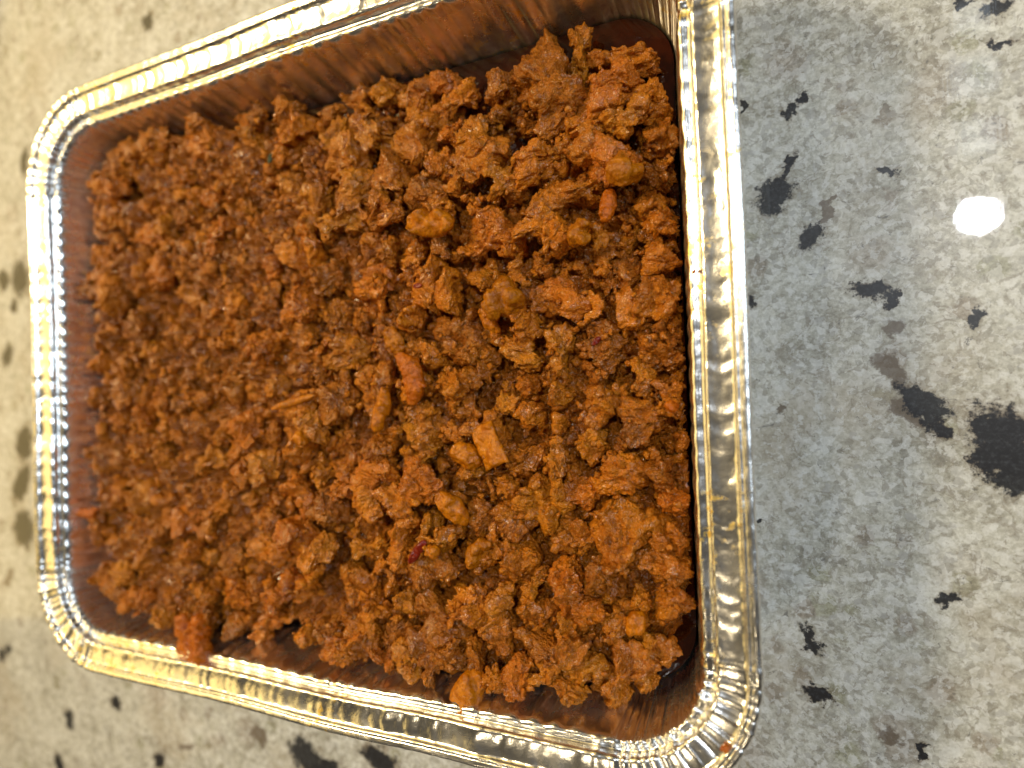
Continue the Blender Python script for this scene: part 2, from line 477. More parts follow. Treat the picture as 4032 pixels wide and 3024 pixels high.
def tray():
    root = bpy.data.objects.new('foil_tray', None)
    COL.objects.link(root)
    tag(root, 'rectangular aluminium foil tray with crimped rim on the granite counter, full of spiced ground meat', 'tray')
    rg = np.random.default_rng(3)
    s = ARC
    soft = np.convolve(np.r_[CRN[-40:], CRN, CRN[:40]], np.ones(41) / 41, 'same')[40:-40]   # corner weight
    # corner pleats
    pos, wd, am = [], [], []
    q = 0.0
    qs = []
    while q < TOTAL:
        qs.append(q)
        q += rg.uniform(0.0024, 0.0048)
    for q in qs:
        c = np.interp(q, s, soft)
        if c > 0.35:
            pos.append(q); wd.append(rg.uniform(0.0004, 0.0010)); am.append(rg.uniform(0.35, 1.0) * (-1 if rg.random() < 0.7 else 0.7) * 0.001)
    pleat = folds(pos, wd, am, s)
    # wall pleats of the corners, coarser and sharper
    pos, wd, am = [], [], []
    q = 0.0
    while q < TOTAL:
        c = np.interp(q, s, soft)
        if c > 0.3:
            pos.append(q); wd.append(rg.uniform(0.0004, 0.0009)); am.append(rg.uniform(-1.0, -0.4) * 0.001 if rg.random() < .7 else rg.uniform(.3, .7) * .001)
        q += rg.uniform(0.0024, 0.0052)
    wpleat = folds(pos, wd, am, s)
    # shallow waves across the straight flanges
    pos, wd, am = [], [], []
    q = 0.0
    while q < TOTAL:
        c = np.interp(q, s, soft)
        if c < 0.4:
            pos.append(q); wd.append(rg.uniform(0.0005, 0.0020)); am.append(rg.uniform(-0.55, 0.55) * 0.001 * (0.3 + 0.7 * rg.random()))
        q += rg.uniform(0.0008, 0.0026)
    wave = folds(pos, wd, am, s)
    calm = np.array([0.5 if k == 7 else (0.8 if k == 6 else 1.0) for k, t in SIDE])
    wave = wave * calm
    slow = 0.0006 * vnoise(np.stack([s * 60, s * 0, s * 0 + 2.2], 1), 5)
    # flutes in the walls, about 7.5 mm apart
    ph = np.cumsum(np.gradient(s) * (1 + 0.35 * vnoise(np.stack([s * 70, s * 0, s * 0], 1), 9))) / 0.0072 * 2 * math.pi
    flute = 0.0010 * (np.abs(np.sin(ph / 2)) - 0.6) * (1 - soft) * (0.6 + 0.7 * (vnoise(np.stack([s * 35, s * 0, s * 0 + 7], 1), 4) + 1) / 2)
    flute = flute * np.where(calm < 0.6, 0.45, 1.0)
    P = np.array(PROFILE)
    M = len(P)
    tang = np.gradient(P[:, :2], axis=0)
    tang /= np.linalg.norm(tang, axis=1)[:, None]
    pn = np.stack([-tang[:, 1], tang[:, 0]], 1)          # profile normal (towards inside / up)
    N = len(s)
    V = np.zeros((M, N, 3))
    dentz = 0.0005 * vnoise(np.stack([s * 22, s * 0, s * 0 + 1], 1), 21)
    dentu = 0.0007 * vnoise(np.stack([s * 18, s * 0, s * 0 + 4], 1), 22)
    for i in range(M):
        u, z, kp, kw, kf = P[i]
        u *= MM; z *= MM
        up = max(0.0, min(1.0, (z + 0.054) / 0.054))
        wallish = 1.0 if i < N_WALL_END else 0.0
        jit = 1 + 0.22 * vnoise(np.stack([s * 120, s * 0 + i * 0.10, s * 0], 1), 31)
        slant = 0.0009 * math.sin(i * 0.35)
        d = kp * ((wpleat if wallish else pleat) * jit) + kw * (np.interp((s + slant) % TOTAL, s, wave) * jit + slow * 0.5) + kf * flute * jit
        if i >= N_WALL_END - 3:
            d = d + (1 - 0.8 * soft) * 0.000035 * vnoise(np.stack([s * 1100, s * 0 + i * 0.6, s * 0], 1), 33) + (1 - 0.8 * soft) * 0.00006 * vnoise(np.stack([s * 420, s * 0 + i * 0.3, s * 0], 1), 34)
        uu = u + pn[i, 0] * d + dentu * up
        zz = z + pn[i, 1] * d + dentz * up
        rad = np.where(CRN > 0, 1.0, 1.0)
        r = IR + uu
        V[i, :, 0] = CEN[:, 0] + NOR[:, 0] * r
        V[i, :, 1] = CEN[:, 1] + NOR[:, 1] * r
        V[i, :, 2] = H + zz
    V[:, :, 2] = np.maximum(V[:, :, 2], 0.0008)
    def strip(i0, i1):
        v = V[i0:i1].reshape(-1, 3)
        a = np.arange((i1 - i0 - 1))[:, None] * N + np.arange(N)[None, :]
        b = np.arange((i1 - i0 - 1))[:, None] * N + (np.arange(N)[None, :] + 1) % N
        f = np.stack([a, b, b + N, a + N], -1).reshape(-1, 4)
        return v, f
    fw, fr = foil('stained_foil', True), foil('rim_foil', False)
    v, f = strip(0, N_WALL_END)
    # floor: fan to the middle through an inner ring
    ring = V[0]
    n0 = len(v)
    v2 = np.concatenate([v, ring * [0.5, 0.5, 1], [[0, 0, ring[0, 2]]]])
    k = np.arange(N)
    k2 = (k + 1) % N
    f2 = np.stack([n0 + k, n0 + k2, k2, k], 1)
    fan = np.stack([n0 + k[::2], np.full(N // 2, n0 + N), n0 + (k[::2] + 2) % N, n0 + k[::2] + 1], 1)
    o = mesh_obj('wall_and_floor', v2, np.concatenate([f, f2, fan]), fw, root)
    tag(o, 'brown sauce-stained inside of the foil tray')
    v, f = strip(N_WALL_END - 1, N_FLANGE_END)
    mesh_obj('rim_flange', v, f, fr, root)
    v, f = strip(N_FLANGE_END - 1, len(P))
    mesh_obj('rolled_edge', v, f, fr, root)
    return root
tray()

# ------------------------------------------------------------------ the meat
def meat_mat(name, hue=(1, 1, 1), gloss=0.27, sss=0.03, bumpy=1.0):
    g = NT(name)
    co = g.coord('Object')
    info = g.n('ShaderNodeObjectInfo').outputs['Random']
    off = g.n('ShaderNodeCombineXYZ')
    g.l(g.math('MULTIPLY', info, 13.7), off.inputs[0])
    g.l(g.math('MULTIPLY', info, 7.1), off.inputs[1])
    geo = g.n('ShaderNodeNewGeometry').outputs['Position']
    pc = g.vadd(geo, off.outputs[0], 1.0)
    big = g.noise(pc, 95, 4, 0.6).outputs[0]
    sml = g.noise(pc, 520, 4, 0.65).outputs[0]
    tiny = g.noise(pc, 1700, 3, 0.65).outputs[0]
    def h(c): return tuple(c[i] * hue[i] for i in range(3))
    cell = g.voro(g.vadd(pc, g.noise(pc, 600, 2, 0.5).outputs['Color'], 0.0012), 850).outputs['Distance']
    cell2 = g.voro(pc, 1900).outputs['Distance']
    c1 = g.ramp(big, [(0.28, h((0.28, 0.066, 0.003))), (0.45, h((0.44, 0.118, 0.004))), (0.60, h((0.55, 0.162, 0.005))), (0.78, h((0.62, 0.202, 0.006)))])
    c1 = g.mix(g.step(sml, 0.56, 0.74, 0, 0.5), c1, h((0.64, 0.24, 0.010)))
    c1 = g.mix(g.step(sml, 0.42, 0.28, 0, 0.6), c1, h((0.17, 0.036, 0.003)))
    c1 = g.mix(g.step(cell, 0.30, 0.05, 0, 0.35), c1, h((0.64, 0.27, 0.02)))
    c1 = g.mix(g.step(tiny, 0.58, 0.72, 0, 0.40), c1, h((0.70, 0.29, 0.02)))
    c1 = g.mix(g.step(tiny, 0.42, 0.30, 0, 0.40), c1, h((0.15, 0.034, 0.003)))
    # one lump is redder or yellower than the next
    tone = g.n('ShaderNodeObjectInfo').outputs['Color']
    c1 = g.mix(1.0, c1, tone, 'MULTIPLY')
    hgt = g.math('ADD', g.math('MULTIPLY', cell, -0.55), g.math('MULTIPLY', cell2, -0.25))
    hgt = g.math('ADD', hgt, g.math('ADD', g.math('MULTIPLY', sml, 0.8), g.math('MULTIPLY', tiny, 0.4)))
    nb = g.bump(hgt, 0.95 * bumpy, 0.0014)
    g.p(Base_Color=c1, Roughness=g.step(sml, 0.3, 0.7, gloss + 0.12, gloss - 0.06), Normal=nb)
    g.b.inputs['Specular IOR Level'].default_value = 0.8
    g.b.inputs['Specular Tint'].default_value = (1.0, 0.60, 0.22, 1)
    g.l(g.step(g.noise(pc, 170, 3, 0.6).outputs[0], 0.46, 0.60, 0.25, 1.0), g.b.inputs['Coat Weight'])
    g.b.inputs['Coat Roughness'].default_value = 0.12
    cb = g.noise(pc, 1100, 2, 0.5).outputs[0]
    g.l(g.bump(g.math('ADD', cb, g.math('MULTIPLY', sml, 0.8)), 0.38, 0.0012), g.b.inputs['Coat Normal'])
    g.b.inputs['Subsurface Weight'].default_value = sss
    g.b.inputs['Subsurface Radius'].default_value = (0.003, 0.0012, 0.0005)
    g.b.inputs['Subsurface Scale'].default_value = 1.0
    return g.m

def glossy_mat(name, ca, cb, rough, sss, trans=0.0, scale=160, bump=0.2):
    g = NT(name)
    co = g.coord('Object')
    geo = g.n('ShaderNodeNewGeometry').outputs['Position']
    n = g.noise(geo, scale, 4, 0.6).outputs[0]
    f = g.noise(geo, 900, 3, 0.6).outputs[0]
    c = g.mix(g.step(n, 0.32, 0.68), ca, cb)
    c = g.mix(g.step(f, 0.50, 0.62, 0, 0.55), c, tuple(q * k for q, k in zip(ca, (0.6, 0.5, 0.5))))
    c = g.mix(g.step(g.noise(geo, 240, 3, 0.6).outputs[0], 0.55, 0.66, 0, 0.6), c, tuple(q * k for q, k in zip(ca, (0.75, 0.62, 0.7))))
    g.p(Base_Color=c, Roughness=g.step(f, 0.3, 0.7, rough * 1.5, rough * 0.7), Normal=g.bump(g.math('ADD', f, n), bump, 0.0008))
    g.b.inputs['Subsurface Weight'].default_value = sss
    g.b.inputs['Subsurface Radius'].default_value = (0.004, 0.002, 0.0006)
    g.b.inputs['Subsurface Scale'].default_value = 1.0
    g.b.inputs['Transmission Weight'].default_value = trans
    g.b.inputs['Specular IOR Level'].default_value = 0.3
    return g.m

M_MEAT = meat_mat('cooked_meat')
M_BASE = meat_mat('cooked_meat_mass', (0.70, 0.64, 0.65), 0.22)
M_ORANGE = glossy_mat('orange_strip', (0.38, 0.085, 0.002), (0.50, 0.125, 0.003), 0.24, 0.0, 0, 330, 0.7)
M_ONION = glossy_mat('braised_onion', (0.40, 0.112, 0.002), (0.54, 0.172, 0.003), 0.18, 0.0, 0, 330, 0.6)
M_OLIVE = glossy_mat('olive_onion', (0.34, 0.100, 0.002), (0.46, 0.150, 0.003), 0.22, 0.0, 0, 330, 0.7)
M_RED = glossy_mat('red_pepper_skin', (0.15, 0.009, 0.003), (0.24, 0.02, 0.004), 0.22, 0.0)
M_GREEN = glossy_mat('herb_flake', (0.05, 0.055, 0.018), (0.08, 0.075, 0.02), 0.4, 0.0)

def sauce_mat():
    g = NT('oily_sauce')
    geo = g.n('ShaderNodeNewGeometry').outputs['Position']
    n = g.noise(geo, 60, 3, 0.5).outputs[0]
    g.p(Base_Color=g.mix(g.step(n, .35, .65), (0.018, 0.0035, 0.001), (0.045, 0.008, 0.001)), Normal=g.bump(n, 0.3, 0.002))
    g.b.inputs['Roughness'].default_value = 0.05
    g.b.inputs['Coat Weight'].default_value = 0.5
    g.b.inputs['Coat Roughness'].default_value = 0.02
    return g.m

def sauce():
    zs = H - 0.0335
    u = wall_off(zs - H) - 0.0006
    k = np.arange(0, len(ARC), 6)
    r = IR + u
    ring = np.stack([CEN[k, 0] + NOR[k, 0] * r, CEN[k, 1] + NOR[k, 1] * r, np.full(len(k), zs)], 1)
    v = np.concatenate([ring, ring * [0.6, 0.6, 1], [[0, 0, zs]]])
    n = len(k)
    i = np.arange(n); j = (i + 1) % n
    faces = [(a, b, b + n, a + n) for a, b in zip(i.tolist(), j.tolist())] + [(a + n, b + n, 2 * n) for a, b in zip(i.tolist(), j.tolist())]
    o = mesh_obj('sauce', v, faces, sauce_mat())
    tag(o, 'dark red oily sauce pooled round the meat in the foil tray', 'sauce', kind='stuff')
sauce()

# outline of the heap (world metres), read where it meets wall or sauce
HEAP = np.array([(0.116, 0.101), (0.092, 0.1035), (0.068, 0.097), (0.052, 0.104), (0.036, 0.111), (0.018, 0.108), (0.004, 0.106), (-0.030, 0.110), (-0.062, 0.111),
                 (-0.092, 0.113), (-0.125, 0.1075), (-0.140, 0.097), (-0.145, 0.061), (-0.1455, 0.040), (-0.145, 0.022), (-0.145, -0.007), (-0.145, -0.029),
                 (-0.145, -0.048), (-0.1455, -0.063), (-0.141, -0.083), (-0.132, -0.098), (-0.112, -0.108), (-0.094, -0.114), (-0.046, -0.115), (-0.018, -0.104), (-0.004, -0.108), (0.006, -0.114),
                 (0.054, -0.116), (0.070, -0.114), (0.104, -0.114), (0.117, -0.114), (0.128, -0.104), (0.137, -0.093), (0.1455, -0.067), (0.1465, -0.036), (0.1465, 0.003),
                 (0.146, 0.030), (0.144, 0.066), (0.137, 0.083), (0.129, 0.094)])

def poly_dist(px, py):
    """signed distance to the heap outline, positive inside"""
    A = HEAP; B = np.roll(HEAP, -1, axis=0)
    best = np.full(px.shape, 1e9)
    inside = np.zeros(px.shape, bool)
    for (ax, ay), (bx, by) in zip(A, B):
        ex, ey = bx - ax, by - ay
        t = np.clip(((px - ax) * ex + (py - ay) * ey) / (ex * ex + ey * ey), 0, 1)
        best = np.minimum(best, np.hypot(px - ax - t * ex, py - ay - t * ey))
        c = ((ay > py) != (by > py)) & (px < (bx - ax) * (py - ay) / (by - ay + 1e-15) + ax)
        inside ^= c
    return np.where(inside, best, -best)

DIPS = []
for (px_, py_, r_, d_) in ((350, 660, .012, .012), (1095, 295, .008, .012), (1005, 195, .010, .010), (720, 1235, .009, .007), (1475, 565, .006, .010), (1470, 400, .006, .010), (1440, 1425, .010, .006), (460, 450, .006, .006), (1160, 860, .005, .006), (1260, 990, .006, .007)):
    c_ = at(px_, py_, H - 0.018)
    DIPS.append((c_.x, c_.y, r_, d_))

def target(x, y):
    """wanted top of the heap, metres above the counter"""
    x = np.asarray(x, float); y = np.asarray(y, float)
    t = -0.0145 + 0.0035 * np.exp(-((x + 0.02) ** 2 / 0.010 + (y + 0.02) ** 2 / 0.008))
    t = t - 0.010 * np.clip((y - 0.055) / 0.055, 0, 1) * np.clip((x + 0.04) / 0.08, 0, 1)
    t = t + 0.004 * np.clip((-y - 0.05) / 0.05, 0, 1)
    t = t - 0.004 * np.clip((x - 0.105) / 0.04, 0, 1)
    for (cx, cy, r, dp) in DIPS:
        t = t - dp * np.exp(-((x - cx) ** 2 + (y - cy) ** 2) / (r * r))
    return H + t

# ---- raster of the surface, 1 mm cells
RES = 0.001
GX0, GY0, GNX, GNY = -0.150, -0.120, 301, 241
gx = GX0 + np.arange(GNX) * RES
gy = GY0 + np.arange(GNY) * RES
GXX, GYY = np.meshgrid(gx, gy, indexing='ij')
SD = poly_dist(GXX, GYY)

def lumps(P):
    n = fbm(np.stack([P[0] * 90, P[1] * 90, P[0] * 0], -1).reshape(-1, 3), 3, 40)
    m = fbm(np.stack([P[0] * 330, P[1] * 330, P[0] * 0], -1).reshape(-1, 3), 3, 50)
    k = fbm(np.stack([P[0] * 700, P[1] * 700, P[0] * 0 + 3], -1).reshape(-1, 3), 2, 55)
    return (n * 0.0040 + (1 - np.abs(m) * 1.8) * 0.0022 + k * 0.0007).reshape(P[0].shape)

def base_height(X, Y, sd):
    e = np.clip(sd / 0.007, -0.6, 1)
    return target(X, Y) - 0.0105 + 0.003 * np.clip(-X / 0.05, 0, 1) + lumps((X, Y)) - 0.017 * (1 - e) ** 1.5

def base_mass():
    st = 0.00062
    x = np.arange(-0.146, 0.1461, st); y = np.arange(-0.116, 0.1161, st)
    X, Y = np.meshgrid(x, y, indexing='ij')
    sd = poly_dist(X, Y)
    Z = base_height(X, Y, sd)
    # stay inside the walls
    keep = (sd > -0.004) & (Z > H - 0.040)
    wx = np.abs(X) - (IX - 0.2 * (H - Z - 0.006)) ; wy = np.abs(Y) - (IY - 0.2 * (H - Z - 0.006))
    qx = np.abs(X) - (IX - IR); qy = np.abs(Y) - (IY - IR)
    cr = np.where((qx > 0) & (qy > 0), np.hypot(qx, qy) - (IR - 0.2 * (H - Z - 0.006)), -1)
    keep &= (np.maximum(np.maximum(wx, wy), cr) < -0.0012)
    P3 = np.stack([X, Y, Z], -1).reshape(-1, 3)
    jx = 0.0011 * np.stack([vnoise(P3 * 500, 61), vnoise(P3 * 500, 62), vnoise(P3 * 700, 63)], 1)
    V = P3 + jx
    ny = len(y)
    i, j = np.meshgrid(np.arange(len(x) - 1), np.arange(ny - 1), indexing='ij')
    ok = keep[:-1, :-1] & keep[1:, :-1] & keep[:-1, 1:] & keep[1:, 1:]
    a = (i * ny + j)[ok]
    F = np.stack([a, a + ny, a + ny + 1, a + 1], 1)
    used = np.zeros(len(V), bool); used[F.ravel()] = True
    idx = np.cumsum(used) - 1
    o = mesh_obj('ground_meat', V[used], idx[F], M_BASE)
    tag(o, 'packed mass of rust-brown ground meat under the loose lumps in the tray', 'ground meat', kind='stuff')
base_mass()
HM = np.where(SD > -0.003, base_height(GXX, GYY, SD), H - 0.0335)
HM = np.maximum(HM, H - 0.0335)

# ---- lump shapes: granules fused by a voxel remesh, then roughened
def fuse(name, blobs, voxel, amp, seed, mat):
    vs_, fs_ = [], []
    n = 0
    bv, bf = ICO2
    for (c, r, q) in blobs:
        m = np.array(q.to_matrix())
        vs_.append((bv * r) @ m.T + c)
        fs_.append(bf + n)
        n += len(bv)
    me = bpy.data.meshes.new('tmp')
    V = np.concatenate(vs_); F = np.concatenate(fs_)
    o = mesh_obj('tmp', V, F, mat)
    md = o.modifiers.new('r', 'REMESH')
    md.mode = 'VOXEL'
    md.voxel_size = voxel
    dg = bpy.context.evaluated_depsgraph_get()
    ev = o.evaluated_get(dg)
    out = bpy.data.meshes.new_from_object(ev)
    out.name = name
    old = o.data
    bpy.data.objects.remove(o)
    bpy.data.meshes.remove(old)
    nv = len(out.vertices)
    co = np.empty(nv * 3, np.float32); out.vertices.foreach_get('co', co)
    co = co.reshape(-1, 3).astype(float)
    no = np.empty(nv * 3, np.float32); out.vertex_normals.foreach_get('vector', no)
    no = no.reshape(-1, 3)
    co = co / np.abs(co).max() * 0.5
    p0 = co.copy()
    for fq, am in ((2.3, 0.15), (5.5, 0.06)):
        co = co + amp * am * np.stack([vnoise(p0 * fq + 3.1 * q, seed + 40 + q) for q in range(3)], 1)
    ridge = 1 - np.abs(fbm(p0 * 6.5 + 5, 3, seed + 9)) * 1.8
    c = fbm(p0 * 15, 3, seed + 17)
    d = 1 - np.abs(fbm(p0 * 22 + 2, 2, seed + 27)) * 1.8
    co = co + no * (amp * (0.026 * ridge + 0.052 * c + 0.020 * d))[:, None]
    mid = (co.max(0) + co.min(0)) / 2
    co = (co - mid) / (co.max(0) - co.min(0)).max()
    out.vertices.foreach_set('co', co.astype(np.float32).ravel())
    out.update()
    out.polygons.foreach_set('use_smooth', np.ones(len(out.polygons), bool))
    out.materials.clear()
    out.materials.append(mat)
    return out

def rq(r):
    return Euler(tuple(r.uniform(0, 6.28, 3))).to_quaternion()

def lump_mesh(name, seed, ax, ncore, ngran, voxel, amp, mat):
    r = np.random.default_rng(seed)
    B = []
    ax = np.array(ax)
    pts = []
    for k in range(ncore):
        d = r.normal(size=3); d /= np.linalg.norm(d)
        c = d * ax * r.uniform(0.05, 0.30)
        rad = r.uniform(0.17, 0.30) * np.array([1, 1, 1]) * r.uniform(0.7, 1.2, 3) * (0.45 + 0.55 * ax.min() / ax.max())
        B.append((c, rad, rq(r))); pts.append((c, rad.mean()))
    for k in range(ngran):
        c, rad = pts[r.integers(len(pts))]
        d = r.normal(size=3); d /= np.linalg.norm(d)
        rr = r.uniform(0.035, 0.13)
        fl = np.array([r.uniform(.8, 1.5), r.uniform(.6, 1.2), r.uniform(.35, .9)])
        B.append((c + d * (rad + rr * r.uniform(-0.6, 0.15)), rr * fl, rq(r)))
    return fuse(name, B, voxel, amp, seed, mat)

def strand_mesh(name, seed, bend, width, thick, mat, amp=0.5, ragged=10, voxel=0.03):
    r = np.random.default_rng(seed)
    B = []
    for k in range(15):
        t = k / 14 - 0.5
        c = np.array([t * 0.85, bend * (t * t * 4 - 0.5) * 0.5 + r.normal() * 0.008, r.normal() * 0.01])
        e = 1 - 0.45 * abs(2 * t) ** 3
        B.append((c, np.array([0.075, width / 2 * e, thick / 2 * e]), Euler((r.uniform(-.3, .3), 0, bend * 4 * t * .6)).to_quaternion()))
    for k in range(ragged):
        c, rad, q = B[r.integers(15)]
        d = r.normal(size=3); d /= np.linalg.norm(d)
        B.append((c + d * np.array([.05, width / 2, thick / 2]), np.full(3, r.uniform(.025, .06)) * r.uniform(.7, 1.5, 3), rq(r)))
    return fuse(name, B, voxel, amp, seed, mat)

def crumple_mesh(name, seed, mat):
    """curled ragged flake"""
    r = np.random.default_rng(seed)
    B = []
    R0 = r.uniform(.22, .34)
    sweep = r.uniform(2.4, 4.6)
    for k in range(34):
        t = r.uniform(-.5, .5); a = sweep * t
        c = np.array([math.cos(a) * R0, math.sin(a) * R0, r.uniform(-.26, .26)])
        c = c + r.normal(size=3) * 0.025
        B.append((c, r.uniform(.07, .16) * r.uniform(.4, 1.4, 3), rq(r)))
    for k in range(8):
        t = r.uniform(-.5, .5); a = sweep * t
        c = np.array([math.cos(a) * R0 * r.uniform(.9, 1.3), math.sin(a) * R0 * r.uniform(.9, 1.3), r.uniform(-.34, .34)])
        B.append((c, r.uniform(.03, .06) * r.uniform(.6, 1.6, 3), rq(r)))
    return fuse(name, B, 0.028, 0.8, seed, mat)

LUMPS = [lump_mesh('lump', 100 + k, (1, RNG.uniform(.7, 1), RNG.uniform(.55, .8)), 8, 26, 0.021, 1.0, M_MEAT) for k in range(12)]
KNOBS = [lump_mesh('knob', 200 + k, (1, RNG.uniform(.6, .9), RNG.uniform(.5, .8)), 5, 18, 0.029, 1.1, M_MEAT) for k in range(12)]
LONGS = [lump_mesh('long', 300 + k, (1.5, RNG.uniform(.45, .65), RNG.uniform(.4, .6)), 10, 26, 0.022, 1.0, M_MEAT) for k in range(9)]
SHREDS = [strand_mesh('shred', 400 + k, RNG.uniform(-.5, .5), RNG.uniform(.2, .34), RNG.uniform(.14, .26), M_MEAT, 0.8, 14) for k in range(7)]
CURLS = [crumple_mesh('curl', 500 + k, M_MEAT) for k in range(9)]

_cache = {}
def mesh_pts(me):
    if me.name not in _cache:
        co = np.empty(len(me.vertices) * 3, np.float32); me.vertices.foreach_get('co', co)
        _cache[me.name] = co.reshape(-1, 3)[::2].astype(float)
    return _cache[me.name]

def settle(me, x, y, rot, scl, sink, zmax=None):
    """lower the piece on to the raster, let it press in by sink x its height, and add it to the raster"""
    p = mesh_pts(me) * np.array(scl)
    p = p @ np.array(rot.to_matrix()).T
    ix = np.round((p[:, 0] + x - GX0) / RES).astype(int)
    iy = np.round((p[:, 1] + y - GY0) / RES).astype(int)
    ok = (ix >= 0) & (ix < GNX) & (iy >= 0) & (iy < GNY)
    ix, iy, pz = ix[ok], iy[ok], p[ok, 2]
    lo = np.full((GNX, GNY), 1e3); np.minimum.at(lo, (ix, iy), pz)
    m = lo < 1e2
    gap = HM[m] - lo[m]
    z = np.quantile(gap, 0.93)
    hgt = pz.max() - pz.min()
    z -= sink * hgt
    if zmax is not None:
        z = min(z, zmax - pz.max())
    np.maximum.at(HM, (ix, iy), pz + z)
    return z

def clamp_in(x, y, ext, z):
    """keep a piece off the tray walls"""
    lim = -0.2 * max(0, H - z - 0.006) - 0.0015
    mx, my = IX + lim - ext, IY + lim - ext
    x = min(max(x, -mx), mx); y = min(max(y, -my), my)
    cx, cy = IX - IR, IY - IR
    if abs(x) > cx and abs(y) > cy:
        qx, qy = abs(x) - cx, abs(y) - cy
        l = math.hypot(qx, qy); rr = max(0.001, IR + lim - ext)
        if l > rr:
            x = math.copysign(cx + qx * rr / l, x); y = math.copysign(cy + qy * rr / l, y)
    return x, y

def put(me, name, x, y, rot, scl, sink, label, cat, group=None, clamp=True, zmax=None):
    if clamp:
        p = (mesh_pts(me) * np.array(scl)) @ np.array(rot.to_matrix()).T
        ex, ey = np.quantile(np.abs(p[:, 0]), 0.93), np.quantile(np.abs(p[:, 1]), 0.94)
        zt = float(target(x, y)) - 0.004
        x = clamp_in(x, y, ex, zt)[0]
        y = clamp_in(x, y, ey, zt)[1]
        x, y = clamp_in(x, y, min(ex, ey) + 0.001, zt)
        edge = min(IX - abs(x), IY - abs(y))
        zmax = float(target(x, y)) + (0.0065 if edge > 0.02 else 0.003)
    z = settle(me, x, y, rot, scl, sink, zmax)
    o = bpy.data.objects.new(name, me)
    COL.objects.link(o)
    o.location = (x, y, z)
    o.rotation_euler = rot
    o.scale = scl
    tag(o, label, cat, group)
    return o

TONES = [('dark brown', (0.72, 0.69, 0.7, 1)), ('rust-brown', (0.95, 0.94, 0.95, 1)), ('golden-brown', (1.0, 1.07, 1.0, 1)), ('bright orange-brown', (1.14, 1.12, 1.0, 1)), ('reddish-brown', (1.05, 0.94, 0.95, 1))]
G = {
 'L': ('ragged lump of ground meat', 'meat lumps'), 'K': ('knobbly nugget of ground meat', 'meat nuggets'),
 'O': ('oblong chunk of ground meat', 'oblong meat chunks'), 'S': ('narrow shred of meat', 'meat shreds'),
 'C': ('curled flake of meat', 'curled meat flakes')}
SETS = {'L': LUMPS, 'K': KNOBS, 'O': LONGS, 'S': SHREDS, 'C': CURLS}
NAMES = {'L': 'meat_lump', 'K': 'meat_nugget', 'O': 'meat_chunk', 'S': 'meat_shred', 'C': 'meat_flake'}
placed = []
MEATS = []
MARKS = []

def piece(kind, x, y, size, yaw, sink, wid=None):
    me = SETS[kind][RNG.integers(len(SETS[kind]))]
    tilt = 0.35 if kind in 'OSL' else 3.1
    rot = Euler((RNG.uniform(-tilt, tilt), RNG.uniform(-tilt, tilt) * 0.6, yaw))
    s = [size, size, size]
    if wid is not None and kind in 'OSL':
        ext = mesh_pts(me); e = ext.max(0) - ext.min(0)
        s[1] = size * min(1.6, max(0.6, (wid / size) / (e[1] / e[0])))
        s[2] = (s[1] + size * 0.6) / 1.6
    o = put(me, NAMES[kind], x, y, rot, s, sink, G[kind][0], 'meat', G[kind][1])
    tone = TONES[RNG.choice(5, p=[.20, .30, .20, .17, .13])]
    o.color = tone[1]
    MEATS.append((o, tone[0], size, kind))
    placed.append((o.location.x, o.location.y, size))
    return o

# ---- crumbs under and between the lumps: one uncountable mass
def crumbs(name, n, lo, hi, sub, seed, sink, label, tgt_bias):
    r = np.random.default_rng(seed)
    bv, bf = sub
    shapes = []
    for k in range(10):
        d = 1 + 0.55 * fbm(bv * 1.5 + k * 9.1, 3, seed + k) + 0.25 * vnoise(bv * 4 + k, seed)
        shapes.append(bv * d[:, None] * r.uniform(.5, 1.25, 3))
    VV, FF = [], []
    c = 0
    tries = 0
    while c < n and tries < n * 6:
        tries += 1
        x, y = r.uniform(-0.143, 0.143), r.uniform(-0.114, 0.114)
        i, j = int(round((x - GX0) / RES)), int(round((y - GY0) / RES))
        if SD[i, j] < 0.003:
            continue
        size = r.uniform(lo, hi) * (0.7 + 0.6 * r.random() ** 2)
        k = max(1, int(size / RES * 0.6))
        hm = HM[max(0, i - k):i + k + 1, max(0, j - k):j + k + 1]
        z = np.quantile(hm, 0.5)
        if z > float(target(x, y)) + tgt_bias:
            continue
        x, y = clamp_in(x, y, size * 0.5, z)
        m = np.array(Euler(tuple(r.uniform(0, 6.28, 3))).to_matrix())
        v = (shapes[r.integers(10)] * size * 0.5) @ m.T
        z0 = z + size * 0.5 * (0.75 - sink)
        VV.append(v + [x, y, z0]); FF.append(bf + c * len(bv))
        kk = max(0, int(size / RES * 0.35))
        sl = (slice(max(0, i - kk), i + kk + 1), slice(max(0, j - kk), j + kk + 1))
        HM[sl] = np.maximum(HM[sl], z0 + size * 0.3)
        c += 1
    o = mesh_obj(name, np.concatenate(VV), np.concatenate(FF), M_MEAT)
    tag(o, label, 'ground meat', kind='stuff')

crumbs('meat_crumbs', 1000, 0.0028, 0.0065, ICO2, 71, 0.35, 'medium crumbs of rust-brown ground meat filling gaps between the lumps', -0.003)

